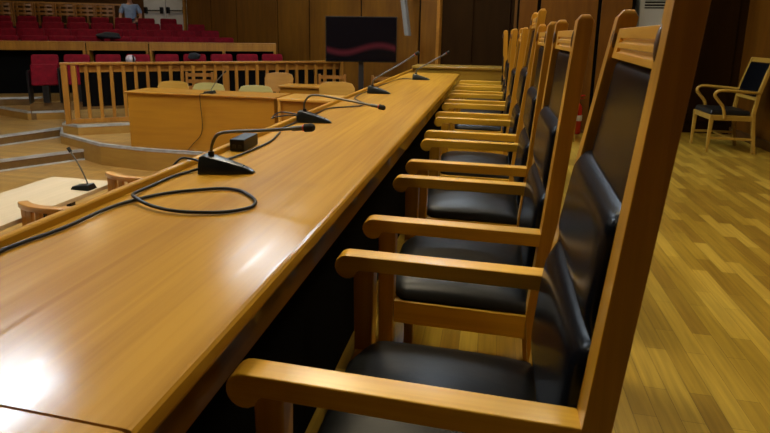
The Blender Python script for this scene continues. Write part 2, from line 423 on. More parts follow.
# apron board under the edge, a slanted support board behind it
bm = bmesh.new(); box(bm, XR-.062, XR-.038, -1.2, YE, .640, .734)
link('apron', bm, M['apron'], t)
bm = bmesh.new()
bm.free()
for y in (-.6, 1.35, 2.85, 4.35, 5.9): link('support_panel', B((XL+.001, -.521, y-.02, y+.02, 0, .733)), M['darkwood'], t)
link('under_bench_shade', B((-.52, -.50, -1.2, YE, 0, .733)), M['void'], t)  # added near-black sheet standing in for the shade under the bench

t = thing('cross_bench', 'slightly higher wooden bench closing the far end of the long bench', 'bench', (0, 0, 0))
link('desktop', B((-.955, 1.0, 6.40, 6.85, .796, .826)), M['topend'], t, bevel=.006)
link('front_panel', B((-.92, .96, 6.42, 6.45, 0, .795)), M['topend'], t)
link('side_panel', B((-.955, -.925, 6.451, 6.82, -.35, .795)), M['benchbody'], t)
link('side_panel', B((.93, .96, 6.451, 6.82, 0, .795)), M['benchbody'], t)

# ------------------------------------------------------------------ high-backed armchairs
def make_armchair(name, label, top=1.253, hw=.26, kp=.095):
    t = thing(name, label, 'chair')
    AW = .045
    yo, yi = hw, hw-AW        # outer, inner faces of posts and arms
    pf = lambda z: .140+kp*(z-.70) if z > .44 else .1153-.04*(.44-z)*0   # front face of rear post
    for s in (-1, 1):
        # rear post: lower leg raking back, upper part leaning back, chamfered cap
        zs = [0, .22, .44, .70, .95, top-.10, top-.015]
        bm = bmesh.new(); rings = []
        for z in zs:
            xf = pf(z) if z >= .44 else .1153+.10*(.44-z)
            th = .038
            y0, y1 = (yi, yo) if s > 0 else (-yo, -yi)
            rings.append([bm.verts.new(p) for p in ((xf, y0, z), (xf+th, y0, z), (xf+th, y1, z), (xf, y1, z))])
        xf = pf(top)
        rings.append([bm.verts.new(p) for p in ((xf+.010, y0+.011, top), (xf+.028, y0+.011, top), (xf+.028, y1-.011, top), (xf+.010, y1-.011, top))])
        front = None
        for i, (a, b) in enumerate(zip(rings, rings[1:])):
            for k in range(4):
                f = bm.faces.new((a[k], a[(k+1) % 4], b[(k+1) % 4], b[k]))
        bm.faces.new(rings[0][::-1]); bm.faces.new(rings[-1])
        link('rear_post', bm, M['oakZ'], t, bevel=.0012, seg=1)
        # raised dark oval on the post head, coloured as a scooped groove's shade
        gm = bmesh.new(); zc = top-.060
        yy = (yi+.006)*s
        ball(gm, (0, 0, 0), .006, .008, .025, 12)
        g = link('groove_shade', gm, M['darkwood'], t, smooth=True)
        g.location = (pf(zc)+.003, yy, zc); g.rotation_euler = (0, .09, 0)
        # front leg
        y0, y1 = (yi, yo) if s > 0 else (-yo, -yi)
        bm = bmesh.new()
        hexa(bm, [(-.297, y0+.004, 0), (-.262, y0+.004, 0), (-.262, y1-.004, 0), (-.297, y1-.004, 0),
                  (-.305, y0, .644), (-.255, y0, .644), (-.255, y1, .644), (-.305, y1, .644)])
        link('front_leg', bm, M['oakZ'], t, bevel=.004)
        # armrest with scroll at its front end
        prof = []
        cx, cz, r = -.322, .650, .030
        for k in range(13):
            a = PI/2 + k*(1.30*PI)/12
            prof.append((cx+r*math.cos(a), cz+r*math.sin(a)))
        prof += [(-.292, .643), (.05, .643), (.1385, .643), (.1400, .680)]
        bm = bmesh.new(); prism_xz(bm, prof[::-1], y0, y1)
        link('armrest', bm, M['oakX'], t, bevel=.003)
        # side rail of the seat
        bm = bmesh.new(); box(bm, -.256, .117, y0+.006, y1-.006, .365, .435)
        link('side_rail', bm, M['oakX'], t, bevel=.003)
        bm = bmesh.new(); box(bm, -.262, .135, y0+.014, y1-.014, .16, .19)
        link('stretcher', bm, M['oakX'], t, bevel=.003)
    link('front_rail', B((-.298, -.270, -yi+.001, yi-.001, .37, .44)), M['oakY'], t, bevel=.003)
    link('rear_rail', B((.120, .142, -yi+.001, yi-.001, .37, .44)), M['oakY'], t, bevel=.003)
    # seat cushion, domed, rounded front corners
    bm = bmesh.new(); nu, nv = 25, 21
    x0, x1, w = -.296, .134, yo-.012
    grid = []
    for i in range(nu):
        u = i/(nu-1)*2-1; row = []
        for j in range(nv):
            v = j/(nv-1)*2-1
            e = max(0, 1-abs(u)**7)*max(0, 1-abs(v)**7)
            z = .445+.024*e**.45+.026*(1-u*u)*(1-v*v)
            x = (x0+x1)/2+u*(x1-x0)/2; y = v*w
            if u < -.72 and abs(v) > .6:    # round the two front corners
                q = ((-u-.72)/.28)*((abs(v)-.6)/.4)
                x += q*.035; y -= math.copysign(q*.030, v)
            row.append(bm.verts.new((x, y, z)))
        grid.append(row)
    for i in range(nu-1):
        for j in range(nv-1): bm.faces.new((grid[i][j], grid[i+1][j], grid[i+1][j+1], grid[i][j+1]))
    per = [grid[i][0] for i in range(nu)]+[grid[nu-1][j] for j in range(1, nv)]+[grid[i][nv-1] for i in range(nu-2, -1, -1)]+[grid[0][j] for j in range(nv-2, 0, -1)]
    low = [bm.verts.new((v.co.x*.995, v.co.y*.995, .436)) for v in per]; n = len(per)
    for i in range(n): bm.faces.new((per[i], per[(i+1) % n], low[(i+1) % n], low[i]))
    bm.faces.new(low)
    link('seat', bm, M['seatleather'], t, smooth=True)
    # back cushions: three overlapping pads
    def pad(nm, z0, z1, front, half, back=.038):
        bm = bmesh.new(); nu, nv = 17, 25; G = []
        for i in range(nu):
            u = i/(nu-1)*2-1; row = []
            for j in range(nv):
                v = j/(nv-1)
                z = z0+(z1-z0)*v
                e = max(0, 1-abs(u)**7)**.5
                row.append(bm.verts.new((pf(z)+front(v, e), u*half, z)))
            G.append(row)
        for i in range(nu-1):
            for j in range(nv-1): bm.faces.new((G[i][j], G[i+1][j], G[i+1][j+1], G[i][j+1]))
        per = [G[i][0] for i in range(nu)]+[G[nu-1][j] for j in range(1, nv)]+[G[i][nv-1] for i in range(nu-2, -1, -1)]+[G[0][j] for j in range(nv-2, 0, -1)]
        low = [bm.verts.new((pf(v.co.z)+back, v.co.y, v.co.z)) for v in per]; n = len(per)
        for i in range(n): bm.faces.new((per[i], per[(i+1) % n], low[(i+1) % n], low[i]))
        bm.faces.new(low)
        return link(nm, bm, M['leather'], t, smooth=True)
    ztop = top-.097
    z2 = .975+(top-1.253)*.6; z1 = .782+(top-1.253)*.3
    def f_up(v, e):
        k = min(1, (1-v)/.07)
        return .026-.014*e*math.sqrt(max(0, 1-(1-k)**2))
    def bulge(v, base, amt):
        # shelf at the top rolling over into a bulge
        a = min(1, (1-v)/.19); roll = math.sqrt(max(0, 1-(1-a)**2))
        low = min(1, v/.3); low = .45+.55*math.sin(low*PI/2)
        return base-amt*roll*low
    pad('upper_back_pad', z2-.02, ztop, f_up, yi-.001)
    pad('middle_back_pad', z1-.02, z2, lambda v, e: bulge(v, .028, .032+.010*e), yi-.001, .037)
    pad('lower_back_pad', .475, z1, lambda v, e: bulge(v, .024, .032+.012*e), yi-.001, .036)
    # crest rail with two routed flutes
    bm = bmesh.new(); za, zb = top-.094, top-.037
    def sl(z, dx): return pf(z)+dx
    ys = yi-.001
    prof = []
    zz = [za, za+.012, za+.0135, za+.019, za+.0205, za+.030, za+.0315, za+.037, za+.0385, zb]
    dx = [.008, .008, .014, .014, .008, .008, .014, .014, .008, .008]
    prof = [(sl(z, d_), z) for z, d_ in zip(zz, dx)]+[(sl(zb, .034), zb), (sl(za, .034), za)]
    prism_xz(bm, prof, -ys*.80, ys*.80)
    for s in (-1, 1):
        pr2 = [(sl(za, .008), za), (sl(zb, .008), zb), (sl(zb, .034), zb), (sl(za, .034), za)]
        prism_xz(bm, pr2, min(s*ys*.80, s*ys), max(s*ys*.80, s*ys))
    link('crest_rail', bm, M['oakY'], t, bevel=.0012)
    bp = bmesh.new()
    hexa(bp, [(sl(.46, .0385), -ys, .46), (sl(.46, .0415), -ys, .46), (sl(.46, .0415), ys, .46), (sl(.46, .0385), ys, .46),
              (sl(ztop, .0385), -ys, ztop), (sl(ztop, .0415), -ys, ztop), (sl(ztop, .0415), ys, ztop), (sl(ztop, .0385), ys, ztop)])
    link('back_panel', bp, M['leather'], t)
    return t

GA = 'high-backed armchairs along the long bench'
ch = make_armchair('armchair', 'high-backed oak armchair with black leather pads, nearest to the camera')
ch.location = (.005, .937, 0); ch['group'] = GA
PLACES = [  # y, x shift, lean of the row, label
    (1.673, .010, -.006, 'second high-backed black leather armchair from the camera'),
    (2.410, .014, -.012, 'third high-backed armchair from the camera, just before the taller one'),
    None,
    (3.885, -.020, .0, 'fifth high-backed armchair from the camera, directly beyond the taller chair'),
    (4.620, -.028, -.032, 'sixth high-backed armchair along the long bench from the camera'),
    (5.355, -.028, -.012, 'seventh high-backed armchair from the camera, last but one along the bench'),
    (6.070-.0, -.028, -.075, 'farthest high-backed armchair, beside the end of the long bench'),
]
upright = []
for p in PLACES:
    if p is None: continue
    d_ = dup(ch, (p[1], p[0], 0), 0, p[3], GA)
    if p[2] != 0: upright.append((d_, p[2]))
def own(o):
    if o.type == 'MESH': o.data = o.data.copy()
    for c in o.children: own(c)
own(ch)
for d_, k_ in upright:     # these stand a little more upright
    own(d_)
    for o in d_.children:
        if o.name.startswith('groove_shade'): o.location.x += k_
        elif o.type == 'MESH':
            for v in o.data.vertices:
                if v.co.z > .70: v.co.x += k_*(v.co.z-.70)/.55
for o in ch.children:      # the nearest chair is a little racked: its far post leans back, its near arm sits forward
    if o.type != 'MESH' or o.location.length > 0: continue
    for v in o.data.vertices:
        if v.co.z > .70: v.co.x += .040*(v.co.z-.70)/.55*(v.co.y+.24)/.48
        if v.co.z > 1.20 and v.co.y < -.2 and o.name.startswith('rear_post'): v.co.z += .012
        if o.name.startswith(('armrest', 'front_leg')) and v.co.y < 0 and v.co.x < -.2: v.co.x -= .036
for o in ch.children:
    if o.name.startswith('groove_shade') and o.location.y > 0: o.location.x += .036
tall = make_armchair('presiding_armchair', 'taller oak armchair with black leather back rising above its neighbours along the bench', top=1.335, hw=.27, kp=.11)
tall.location = (.0, 3.145, 0)

# ------------------------------------------------------------------ bench microphones
def make_mic(name, label, loc, rz, neck, sc_=1.0):
    """wedge base pointing along local +x; neck = list of local points"""
    t = thing(name, label, 'microphone', loc, rz)
    bm = bmesh.new()
    L_ = .165*sc_; H_ = .055*sc_; W_ = .085*sc_
    secs = []
    n = 12
    for i in range(n+1):
        u = i/n
        x = -L_/2+L_*u
        h = H_*(1-u)**.75*.93+.006
        if u < .06: h = H_*.93
        w = W_/2*(1-.75*u**1.6)
        secs.append([bm.verts.new(p) for p in ((x, -w, 0), (x, w, 0), (x, w*.92, h*.55), (x, w*.62, h), (x, 0, h*1.05), (x, -w*.62, h), (x, -w*.92, h*.55))])
    for a, b in zip(secs, secs[1:]):
        for k in range(7): bm.faces.new((a[k], a[(k+1) % 7], b[(k+1) % 7], b[k]))
    bm.faces.new(secs[0][::-1]); bm.faces.new(secs[-1])
    link('base', bm, M['micbody'], t, bevel=.003)
    bm = bmesh.new()
    hexa(bm, [(-.01, -.014, H_*.50), (.052, -.009, H_*.36-.008), (.052, .009, H_*.36-.008), (-.01, .014, H_*.50),
              (-.01, -.014, H_*.66), (.052, -.009, H_*.36+.002), (.052, .009, H_*.36+.002), (-.01, .014, H_*.66)])
    link('talk_button', bm, M['mictop'], t, bevel=.002)
    x0 = -L_/2+.028
    bm = bmesh.new(); cyl(bm, x0, 0, H_*.7, H_*1.02+.008, .012, 16, .009)
    link('socket', bm, M['black'], t, smooth=False)
    pts = catmull([(x0, 0, H_*.9)]+neck, 10)
    bm = bmesh.new(); tube(bm, pts, .0052, 8)
    link('gooseneck', bm, M['neck'], t, smooth=True)
    a = Vector(pts[-1]); d_ = (a-Vector(pts[-3])).normalized()
    bm = bmesh.new(); tube(bm, [a-d_*.028, a-d_*.018, a, a+d_*.008], .0075, 12)
    link('head_collar', bm, M['neck'], t, smooth=True)
    bm = bmesh.new(); tube(bm, [a+d_*.008, a+d_*.013], .0105, 14)
    ring_bm = bm
    bm = bmesh.new(); tube(bm, [a+d_*.013, a+d_*.016, a+d_*.022, a+d_*.034, a+d_*.040, a+d_*.043], .0125, 14)
    bm.verts.ensure_lookup_table()
    for v in bm.verts:
        k = (v.co-a).dot(d_)
        if k > .036: 
            c = a+d_*k; v.co = c+(v.co-c)*max(.3, 1-((k-.034)/.011)**2*.75)
    h_ = link('foam_head', bm, M['foam'], t, smooth=True)
    link('light_ring', ring_bm, M['redring'], h_, smooth=True)
    return t
ZB = .771
GM = 'gooseneck microphones on the long bench'
# local frame: x along world +X
MICS = [
 ((-.785, 1.470, ZB), .10, [(-.050, 0, .085), (-.030, 0, .118), (.02, -.005, .130), (.13, -.03, .142), (.245, -.050, .156)], 'black gooseneck microphone with red ring nearest the camera on the bench'),
 ((-.835, 2.450, ZB), -.05, [(-.056, 0, .090), (-.030, 0, .125), (.02, 0, .132), (.15, -.01, .118), (.315, -.02, .096)], 'second bench microphone, its neck bent low over the bench edge'),
 ((-.800, 3.800, ZB), -.10, [(-.054, 0, .078), (-.035, 0, .105), (.09, -.005, .18), (.175, -.01, .232), (.255, -.015, .282)], 'third bench microphone, its neck stretched up diagonally in front of the screen'),
 ((-.665, 5.100, ZB), -.05, [(-.053, 0, .072), (-.040, 0, .098), (.05, 0, .152), (.14, 0, .205), (.222, -.01, .252)], 'farthest bench microphone, standing at the end of the long bench'),
]
for i, (loc, rz, neck, lab) in enumerate(MICS):
    m_ = make_mic('microphone', lab, loc, rz, neck); m_['group'] = GM

def cable(label, pts, r=.0042, z=.7755, name='cable', group='black cables on the long bench'):
    P = [(p[0], p[1], p[2] if len(p) > 2 else z) for p in pts]
    bm = bmesh.new(); tube(bm, catmull(P, 8), r, 8)
    o = link(name, bm, M['rubber'], smooth=True)
    # origin at the first point
    return tag(o, label, 'cable', group)
cable('thick black cable looping on the bench left of the nearest microphone',
 [(-.905, .60), (-.915, .80), (-.895, .924), (-.895, 1.05), (-.879, 1.126), (-.827, 1.217), (-.726, 1.285), (-.66, 1.287), (-.597, 1.238), (-.568, 1.194), (-.57, 1.153), (-.621, 1.108), (-.716, 1.083, .778), (-.80, 1.098, .781), (-.865, 1.132, .785), (-.900, 1.171, .780), (-.912, 1.244), (-.912, 1.364), (-.895, 1.430), (-.874, 1.462, .780)], r=.0045)
cable('short black plug lead at the back of the nearest microphone base',
 [(-.871, 1.478, .792), (-.90, 1.490, .795), (-.930, 1.500, .797), (-.965, 1.495, .797), (-.985, 1.470, .77)], r=.0038)
cable('black cable running behind the small black box to the second microphone',
 [(-.868, 1.500, .778), (-.862, 1.60), (-.850, 1.70), (-.846, 1.80), (-.846, 1.935), (-.880, 2.10), (-.912, 2.221), (-.913, 2.36), (-.933+.02, 2.44, .777), (-.938, 2.455, .780)][:-1]+[(-.918, 2.452, .782)], r=.004)
cable('black plug lead looping over the rim behind the second microphone',
 [(-.916, 2.466, .795), (-.94, 2.475, .801), (-.965, 2.49, .802), (-1.05, 2.52, .80), (-1.075, 2.48, .775), (-1.03, 2.44, .79), (-.965, 2.43, .802), (-.93, 2.44, .800), (-.916, 2.445, .790)], r=.0035)
cable('black cable with a loose bend between the second and third microphones',
 [(-.905, 2.545, .778), (-.912, 2.70), (-.905, 2.914), (-.775, 3.051), (-.759, 3.173), (-.825, 3.286), (-.890, 3.428), (-.912, 3.60), (-.913, 3.74), (-.885, 3.795, .785)], r=.004)
cable('thin black cable between the third and the farthest microphone',
 [(-.882, 3.81, .778), (-.905, 3.90), (-.912, 4.15), (-.905, 4.541), (-.896, 4.90), (-.85, 5.10), (-.752, 5.105)], r=.004)
t = thing('power_adapter', 'small black box lying by the rim between the first two microphones', 'adapter', (-.903, 1.79, .7712), .06)
link('casing', B((-.024, .032, -.045, .095, 0, .044)), M['black'], t, bevel=.004)
link('socket', B((-.012, .0, -.047, -.0445, .012, .024), (.010, .022, -.047, -.0445, .012, .024)), M['darkmetal'], t)

# ------------------------------------------------------------------ clerk's table and chairs below the bench
t = thing('clerk_table', 'pale laminate table on the court floor behind the long bench', 'table', (-3.0, 2.0, -.65))
link('tabletop', B((-.23, .32, -1.2, 1.30, .72, .75)), M['pale'], t, bevel=.004)
for x in (-.19, .05):
    for y in (-1.15, 1.15): link('leg', B((x-.02, x+.02, y-.02, y+.02, 0, .719)), M['darkmetal'], t)

def bow_chair(label, loc, rz):
    t = thing('bow_back_chair', label, 'chair', loc, rz, 'bow-backed chairs below the bench')
    def arc(r, z, a0, a1, n, cx=0): return [(cx+r*math.sin(a0+(a1-a0)*k/n), -.04+.16-r*math.cos(a0+(a1-a0)*k/n)*.75, z) for k in range(n+1)]
    # curved top rail, thick, with cut ends (concave side towards the sitter at +y)
    def curved(z0, z1, th, r0=.235, a=.98):
        bm = bmesh.new(); n = 16; secs = []
        for k in range(n+1):
            an = -a+2*a*k/n
            dx, dy = math.sin(an), -math.cos(an)*.55-.45
            secs.append([bm.verts.new(p) for p in ((dx*(r0-th/2), .17+dy*(r0-th/2), z0), (dx*(r0+th/2), .17+dy*(r0+th/2), z0), (dx*(r0+th/2), .17+dy*(r0+th/2), z1), (dx*(r0-th/2), .17+dy*(r0-th/2), z1))])
        for p, q in zip(secs, secs[1:]):
            for k in range(4): bm.faces.new((p[k], p[(k+1) % 4], q[(k+1) % 4], q[k]))
        bm.faces.new(secs[0][::-1]); bm.faces.new(secs[-1]); return bm
    link('top_rail', curved(.815, .85, .05, .25), M['redwood'], t, bevel=.006)
    for an in (-.85, -.5, -.17, .17, .5, .85):
        dx, dy = math.sin(an), -math.cos(an)*.55-.45; c = Vector((dx*.25, .17+dy*.25))
        bm = bmesh.new()
        q = Vector((-dy, dx)); p_ = Vector((dx, dy))
        pts = [(c.x-.018, c.y-.012), (c.x+.018, c.y-.012), (c.x+.018, c.y+.012), (c.x-.018, c.y+.012)]
        hexa(bm, [(*v, .43) for v in pts]+[(*v, .816) for v in pts])
        link('back_slat', bm, M['redwood'], t, bevel=.003)
    bm = bmesh.new(); prism(bm, [(-.22, .0), (-.15, -.06), (.15, -.06), (.22, 0), (.23, .36), (-.23, .36)], .40, .435)
    link('seat', bm, M['redwood'], t, bevel=.008)
    for x in (-.19, .19):
        for y in (-.01, .32): link('leg', B((x-.018, x+.018, y-.018, y+.018, 0, .40)), M['redwood'], t, bevel=.003)
    return t
bow_chair('reddish bow-backed wooden chair nearer to the camera, below the bench', (-2.47, 2.52, -.65), 0)
bow_chair('reddish bow-backed wooden chair farther from the camera, below the bench', (-2.46, 3.22, -.65), -.12)

def desk_mic(label, loc, rz, tip, group, s=1.0):
    t = thing('desk_microphone', label, 'microphone', loc, rz, group)
    bm = bmesh.new()
    hexa(bm, [(-.075*s, -.045*s, 0), (.075*s, -.045*s, 0), (.075*s, .045*s, 0), (-.075*s, .045*s, 0),
              (-.065*s, -.035*s, .022*s), (.060*s, -.035*s, .040*s), (.060*s, .035*s, .040*s), (-.065*s, .035*s, .022*s)])
    link('base', bm, M['micbody'], t, bevel=.005)
    pts = catmull([(.03*s, 0, .03), (.03*s, 0, .06), tuple(Vector((.03*s, 0, .06)).lerp(Vector(tip), .5)+Vector((0, 0, .015))), tip], 6)
    bm = bmesh.new(); tube(bm, pts, .005, 8); link('gooseneck', bm, M['neck'], t, smooth=True)
    a = Vector(pts[-1]); d_ = (a-Vector(pts[-3])).normalized()
    bm = bmesh.new(); tube(bm, [a-d_*.005, a, a+d_*.02, a+d_*.03], .012, 10); link('head', bm, M['foam'], t, smooth=True)
    return t
desk_mic('black gooseneck microphone standing on the pale table', (-2.765, 3.08, .1005), 0, (-.10, .02, .26), None)
t_ = bpy.data.objects['desk_microphone']
if 'group' in t_: del t_['group']

# ------------------------------------------------------------------ counsel desks on the platform
t = thing('counsel_desk', 'wide yellow-brown wooden desk with a tall plain front panel', 'desk', (-3.68, 6.17, -.35))
link('desktop', B((-1.07, 1.07, -.03, .48, .735, .757)), M['deskX'], t, bevel=.004)
link('front_panel', B((-1.04, 1.04, 0, .025, 0, .734)), M['deskX'], t)
for x in (-1.03, 0, 1.0): link('side_panel', B((x, x+.03, .026, .46, 0, .734)), M['deskX'], t)
t = thing('side_desk', 'lower light-topped wooden desk adjoining the right end of the wide desk', 'desk', (-2.05, 6.12, -.35))
link('desktop', B((-.53, .80, .0, .58, .72, .75)), M['desktop'], t, bevel=.004)
link('front_panel', B((-.49, .78, .04, .06, .05, .719)), M['deskX'], t)
link('leg_panel', B((-.525, -.491, .01, .56, 0, .719)), M['desktop'], t)
link('leg_panel', B((.78, .80, .01, .56, 0, .719)), M['desktop'], t)
t = thing('small_desk', 'small brown desk standing behind the light-topped side desk', 'desk', (-2.53, 7.14, -.35))
link('desktop', B((-.46, .46, .0, .40, .775, .80)), M['deskX'], t, bevel=.004)
link('front_panel', B((-.43, .43, .03, .05, 0, .774)), M['deskX'], t)
link('side_panel', B((-.44, -.431, .03, .38, 0, .774)), M['deskX'], t)
link('side_panel', B((.431, .44, .03, .38, 0, .774)), M['deskX'], t)
m_ = desk_mic('black gooseneck microphone standing on the wide counsel desk', (-3.59, 6.30, .4075), 0, (.19, .06, .27), None)
del_ = m_.get('group')
if 'group' in m_: del m_['group']
cable('thin black cord hanging down the front of the wide desk',
 [(-3.62, 6.26, .412), (-3.625, 6.18, .412), (-3.63, 6.130, .406), (-3.632, 6.128, .30), (-3.63, 6.150, .05), (-3.66, 6.155, -.12), (-3.78, 6.150, -.25), (-3.86, 6.150, -.340)], r=.0045, name='cord', group='cords on the counsel desks')

def ply_chair(label, loc, rz, mat, w=.40, h=.82):
    t = thing('plywood_chair', label, 'chair', loc, rz, 'curved plywood chairs behind the desks')
    bm = bmesh.new(); nu, nv = 14, 8; G = []
    for side in (0, 1):
        g = []
        for i in range(nu+1):
            u = i/nu*2-1; row = []
            for j in range(nv+1):
                v = j/nv
                top_drop = .035*abs(u)**3.0+(.05*max(0, abs(u)-.85)/.15)
                z = h-.30+v*(.30-top_drop)
                y = .20+.04*v-.045*u*u+(.012 if side else 0)
                row.append(bm.verts.new((u*w/2*(1-.06*(1-v)), y, z)))
            g.append(row)
        G.append(g)
    for s, g in enumerate(G):
        for i in range(nu):
            for j in range(nv):
                f = (g[i][j], g[i+1][j], g[i+1][j+1], g[i][j+1]); bm.faces.new(f if s == 0 else f[::-1])
    a, b = G
    def per(g): return [g[i][0] for i in range(nu+1)]+[g[nu][j] for j in range(1, nv+1)]+[g[i][nv] for i in range(nu-1, -1, -1)]+[g[0][j] for j in range(nv-1, 0, -1)]
    pa, pb = per(a), per(b)
    for i in range(len(pa)): bm.faces.new((pa[i], pa[(i+1) % len(pa)], pb[(i+1) % len(pa)], pb[i]))
    link('backrest', bm, mat, t, smooth=False, bevel=.004)
    bm = bmesh.new(); prism(bm, [(-w/2, -.18), (-w/2+.04, -.21), (w/2-.04, -.21), (w/2, -.18), (w/2-.02, .19), (-w/2+.02, .19)], .43, .445)
    link('seat', bm, mat, t, bevel=.005)
    for s in (-1, 1):
        bm = bmesh.new(); tube(bm, [(s*(w/2-.03), -.17, 0), (s*(w/2-.05), -.15, .427)], .011, 10); link('leg', bm, M['chrome'], t, smooth=True)
        bm = bmesh.new(); tube(bm, [(s*(w/2-.04), .28, 0), (s*(w/2-.06), .205, .427), (s*(w/2-.06), .222, .62)], .011, 10); link('leg', bm, M['chrome'], t, smooth=True)
    return t
def behind(px_world, h_top, floor=-.35): return (px_world[0], px_world[1]-.2, floor)
ply_chair('orange plywood chair, leftmost behind the wide desk', (-4.64, 6.90, -.35), 0, M['ply_orange'], .52, .815)
ply_chair('yellow-green plywood chair behind the desk microphone', (-4.05, 6.88, -.35), 0, M['ply_green'], .52, .81)
ply_chair('yellow-green plywood chair nearest the right end of the wide desk', (-3.30, 6.86, -.35), 0, M['ply_green'], .53, .80)
ply_chair('brown plywood chair left of the small brown desk', (-3.26, 7.64, -.35), 0, M['ply_brown'], .48, .93)
ply_chair('orange plywood chair behind the light-topped side desk', (-2.06, 6.84, -.35), .12, M['ply_orange'], .50, .89)

def ladder_chair(label, loc, rz, group=None, h=.92, w=.40):
    t = thing('ladder_back_chair', label, 'chair', loc, rz, group)
    for s in (-1, 1):
        bm = bmesh.new(); x = s*w/2
        hexa(bm, [(x-.017, .18, 0), (x+.017, .18, 0), (x+.017, .21, 0), (x-.017, .21, 0), (x-.017, .21, h), (x+.017, .21, h), (x+.017, .235, h), (x-.017, .235, h)])
        link('rear_post', bm, M['ladderwood'], t, bevel=.003)
        link('front_leg', B((x-.018, x+.018, -.20, -.165, 0, .43)), M['ladderwood'], t, bevel=.003)
    for z in (h-.075, h-.175, h-.275):
        bm = bmesh.new(); n = 8; secs = []
        for k in range(n+1):
            u = k/n*2-1; y = .215+.03*(1-u*u)
            secs.append([bm.verts.new(p) for p in ((u*(w/2-.017), y, z), (u*(w/2-.017), y+.012, z), (u*(w/2-.017), y+.012, z+.055), (u*(w/2-.017), y, z+.055))])
        for p, q in zip(secs, secs[1:]):
            for k in range(4): bm.faces.new((p[k], p[(k+1) % 4], q[(k+1) % 4], q[k]))
        bm.faces.new(secs[0][::-1]); bm.faces.new(secs[-1])
        link('back_slat', bm, M['ladderwood'], t)
    link('seat', B((-w/2, w/2, -.21, .175, .431, .46)), M['ladderwood'], t, bevel=.006)
    link('stretcher', B((-w/2+.018, w/2-.018, -.19, -.175, .2, .225)), M['ladderwood'], t)
    return t
GL = 'ladder-backed wooden chairs on the court platform'
lc = ladder_chair('brown ladder-backed chair in front of the balustrade, above the yellow-green plywood chairs', (-4.46, 7.42, -.35), .25, GL)
dup(lc, (-2.42, 7.78, -.35), .1, 'brown ladder-backed chair with shiny slats, below the television', GL)
dup(lc, (-1.60, 7.78, -.35), .0, 'brown ladder-backed chair right of the television stand', GL)

# ------------------------------------------------------------------ balustrade
RA = Vector((-6.12, 6.80)); RB = Vector((-2.62, 9.22)); RD = (RB-RA); RL = RD.length; RANG = math.atan2(RD.y, RD.x)
t = thing('balustrade', 'long wooden balustrade with square balusters in front of the red seats', 'railing', (RA.x, RA.y, -.20), RANG)
link('handrail', B((-.15, RL, -.05, .05, .885, .92)), M['rail'], t, bevel=.005)
link('apron_board', B((.10, RL, .022, .040, .77, .884)), M['rail'], t)
link('baluster_gap_shade', B((.10, RL, .0225, .034, .25, .769)), M['void'], t)  # open in reality: black board paints the shade between the balusters
link('base_rail', B((-.059, RL, -.035, .035, .006, .075)), M['rail'], t, bevel=.004)
link('end_post', B((-.14, -.06, -.04, .04, .0, .884)), M['rail'], t, bevel=.004)
link('end_post', B((-.01, .06, -.035, .035, .076, .884)), M['rail'], t, bevel=.004)
link('end_post', B((RL-.06, RL, -.035, .035, .076, .884)), M['rail'], t, bevel=.004)
NB = 24
for k in range(NB):
    x = .19+k*(RL-.35)/(NB-1)
    w_ = .024 if k != 12 else .05
    link('baluster', B((x-w_, x+w_, -.022, .021, .076, .884)), M['rail'], t, bevel=.003)

# ------------------------------------------------------------------ gallery desks
gp = [(-9.556, 8.211), (-9.146, 8.46), (-7.78, 9.078), (-6.707, 9.527), (-4.421, 10.558)]
def gal_desk(a, b, label, extra=()):
    a = Vector(a); b = Vector(b); d_ = b-a; L_ = d_.length
    t = thing('gallery_desk', label, 'desk', (a.x, a.y, -.05), math.atan2(d_.y, d_.x), 'continuous desks between the red seat rows')
    link('desktop', B((.0, L_-.02, -.02, .30, .99, 1.02)), M['rail'], t, bevel=.004)
    link('front_rail', B((0, L_-.02, -.018, .005, .855, .989)), M['rail'], t)
    for x in (.0, L_-.07)+tuple(extra): link('upright', B((x, x+.05, -.014, .22, 0, .854)), M['rail'], t)
    link('under_desk_shade', B((.0, L_-.02, .23, .25, 0, .988)), M['void'], t)  # black sheet put in as the shadow beneath the desktop
gal_desk(gp[0], gp[2], 'left section of the long wooden desk between the rows of red seats')
gal_desk(gp[2], gp[3], 'middle short section of the wooden desk between the rows of red seats')
gal_desk(gp[3], gp[4], 'right section of the wooden desk between the rows of red seats, ending at the wall', (1.4,))

# ------------------------------------------------------------------ red theatre seats
def make_seat(name, label):
    t = thing(name, label, 'seat')
    bm = bmesh.new(); n = 10
    prof_w = .245
    # rounded back cushion
    secs = []
    for k, (z, hw, th) in enumerate(((.36, .185, .05), (.40, .20, .075), (.60, .207, .08), (.76, .207, .07), (.80, .200, .055), (.818, .18, .03))):
        y = .12+.16*(z-.36)
        secs.append([bm.verts.new(p) for p in ((-hw, y-th/2, z), (-hw*.9, y-th*.62, z), (hw*.9, y-th*.62, z), (hw, y-th/2, z), (hw, y+th/2, z), (-hw, y+th/2, z))])
    for a, b in zip(secs, secs[1:]):
        for k in range(6): bm.faces.new((a[k], a[(k+1) % 6], b[(k+1) % 6], b[k]))
    bm.faces.new(secs[0][::-1]); bm.faces.new(secs[-1])
    link('backrest', bm, M['red'], t, bevel=.012)
    bm = bmesh.new()   # folded-up seat cushion
    hexa(bm, [(-.205, -.075, .30), (.205, -.075, .30), (.205, .035, .30), (-.205, .035, .30),
              (-.205, -.01, .66), (.205, -.01, .66), (.205, .085, .66), (-.205, .085, .66)])
    link('folded_seat', bm, M['red'], t, bevel=.025)
    for s in (-1, 1):
        x = s*.229
        link('side_panel', B((x-.013, x+.013, -.16, .16, .0, .56)), M['black'], t, bevel=.006)
    link('armrest_cap', B((.213, .244, -.19, .10, .561, .595)), M['black'], t, bevel=.006)
    link('pedestal', B((-.05, .05, -.05, .10, 0, .32)), M['black'], t)
    return t
seat0 = make_seat('theatre_seat', 'x')
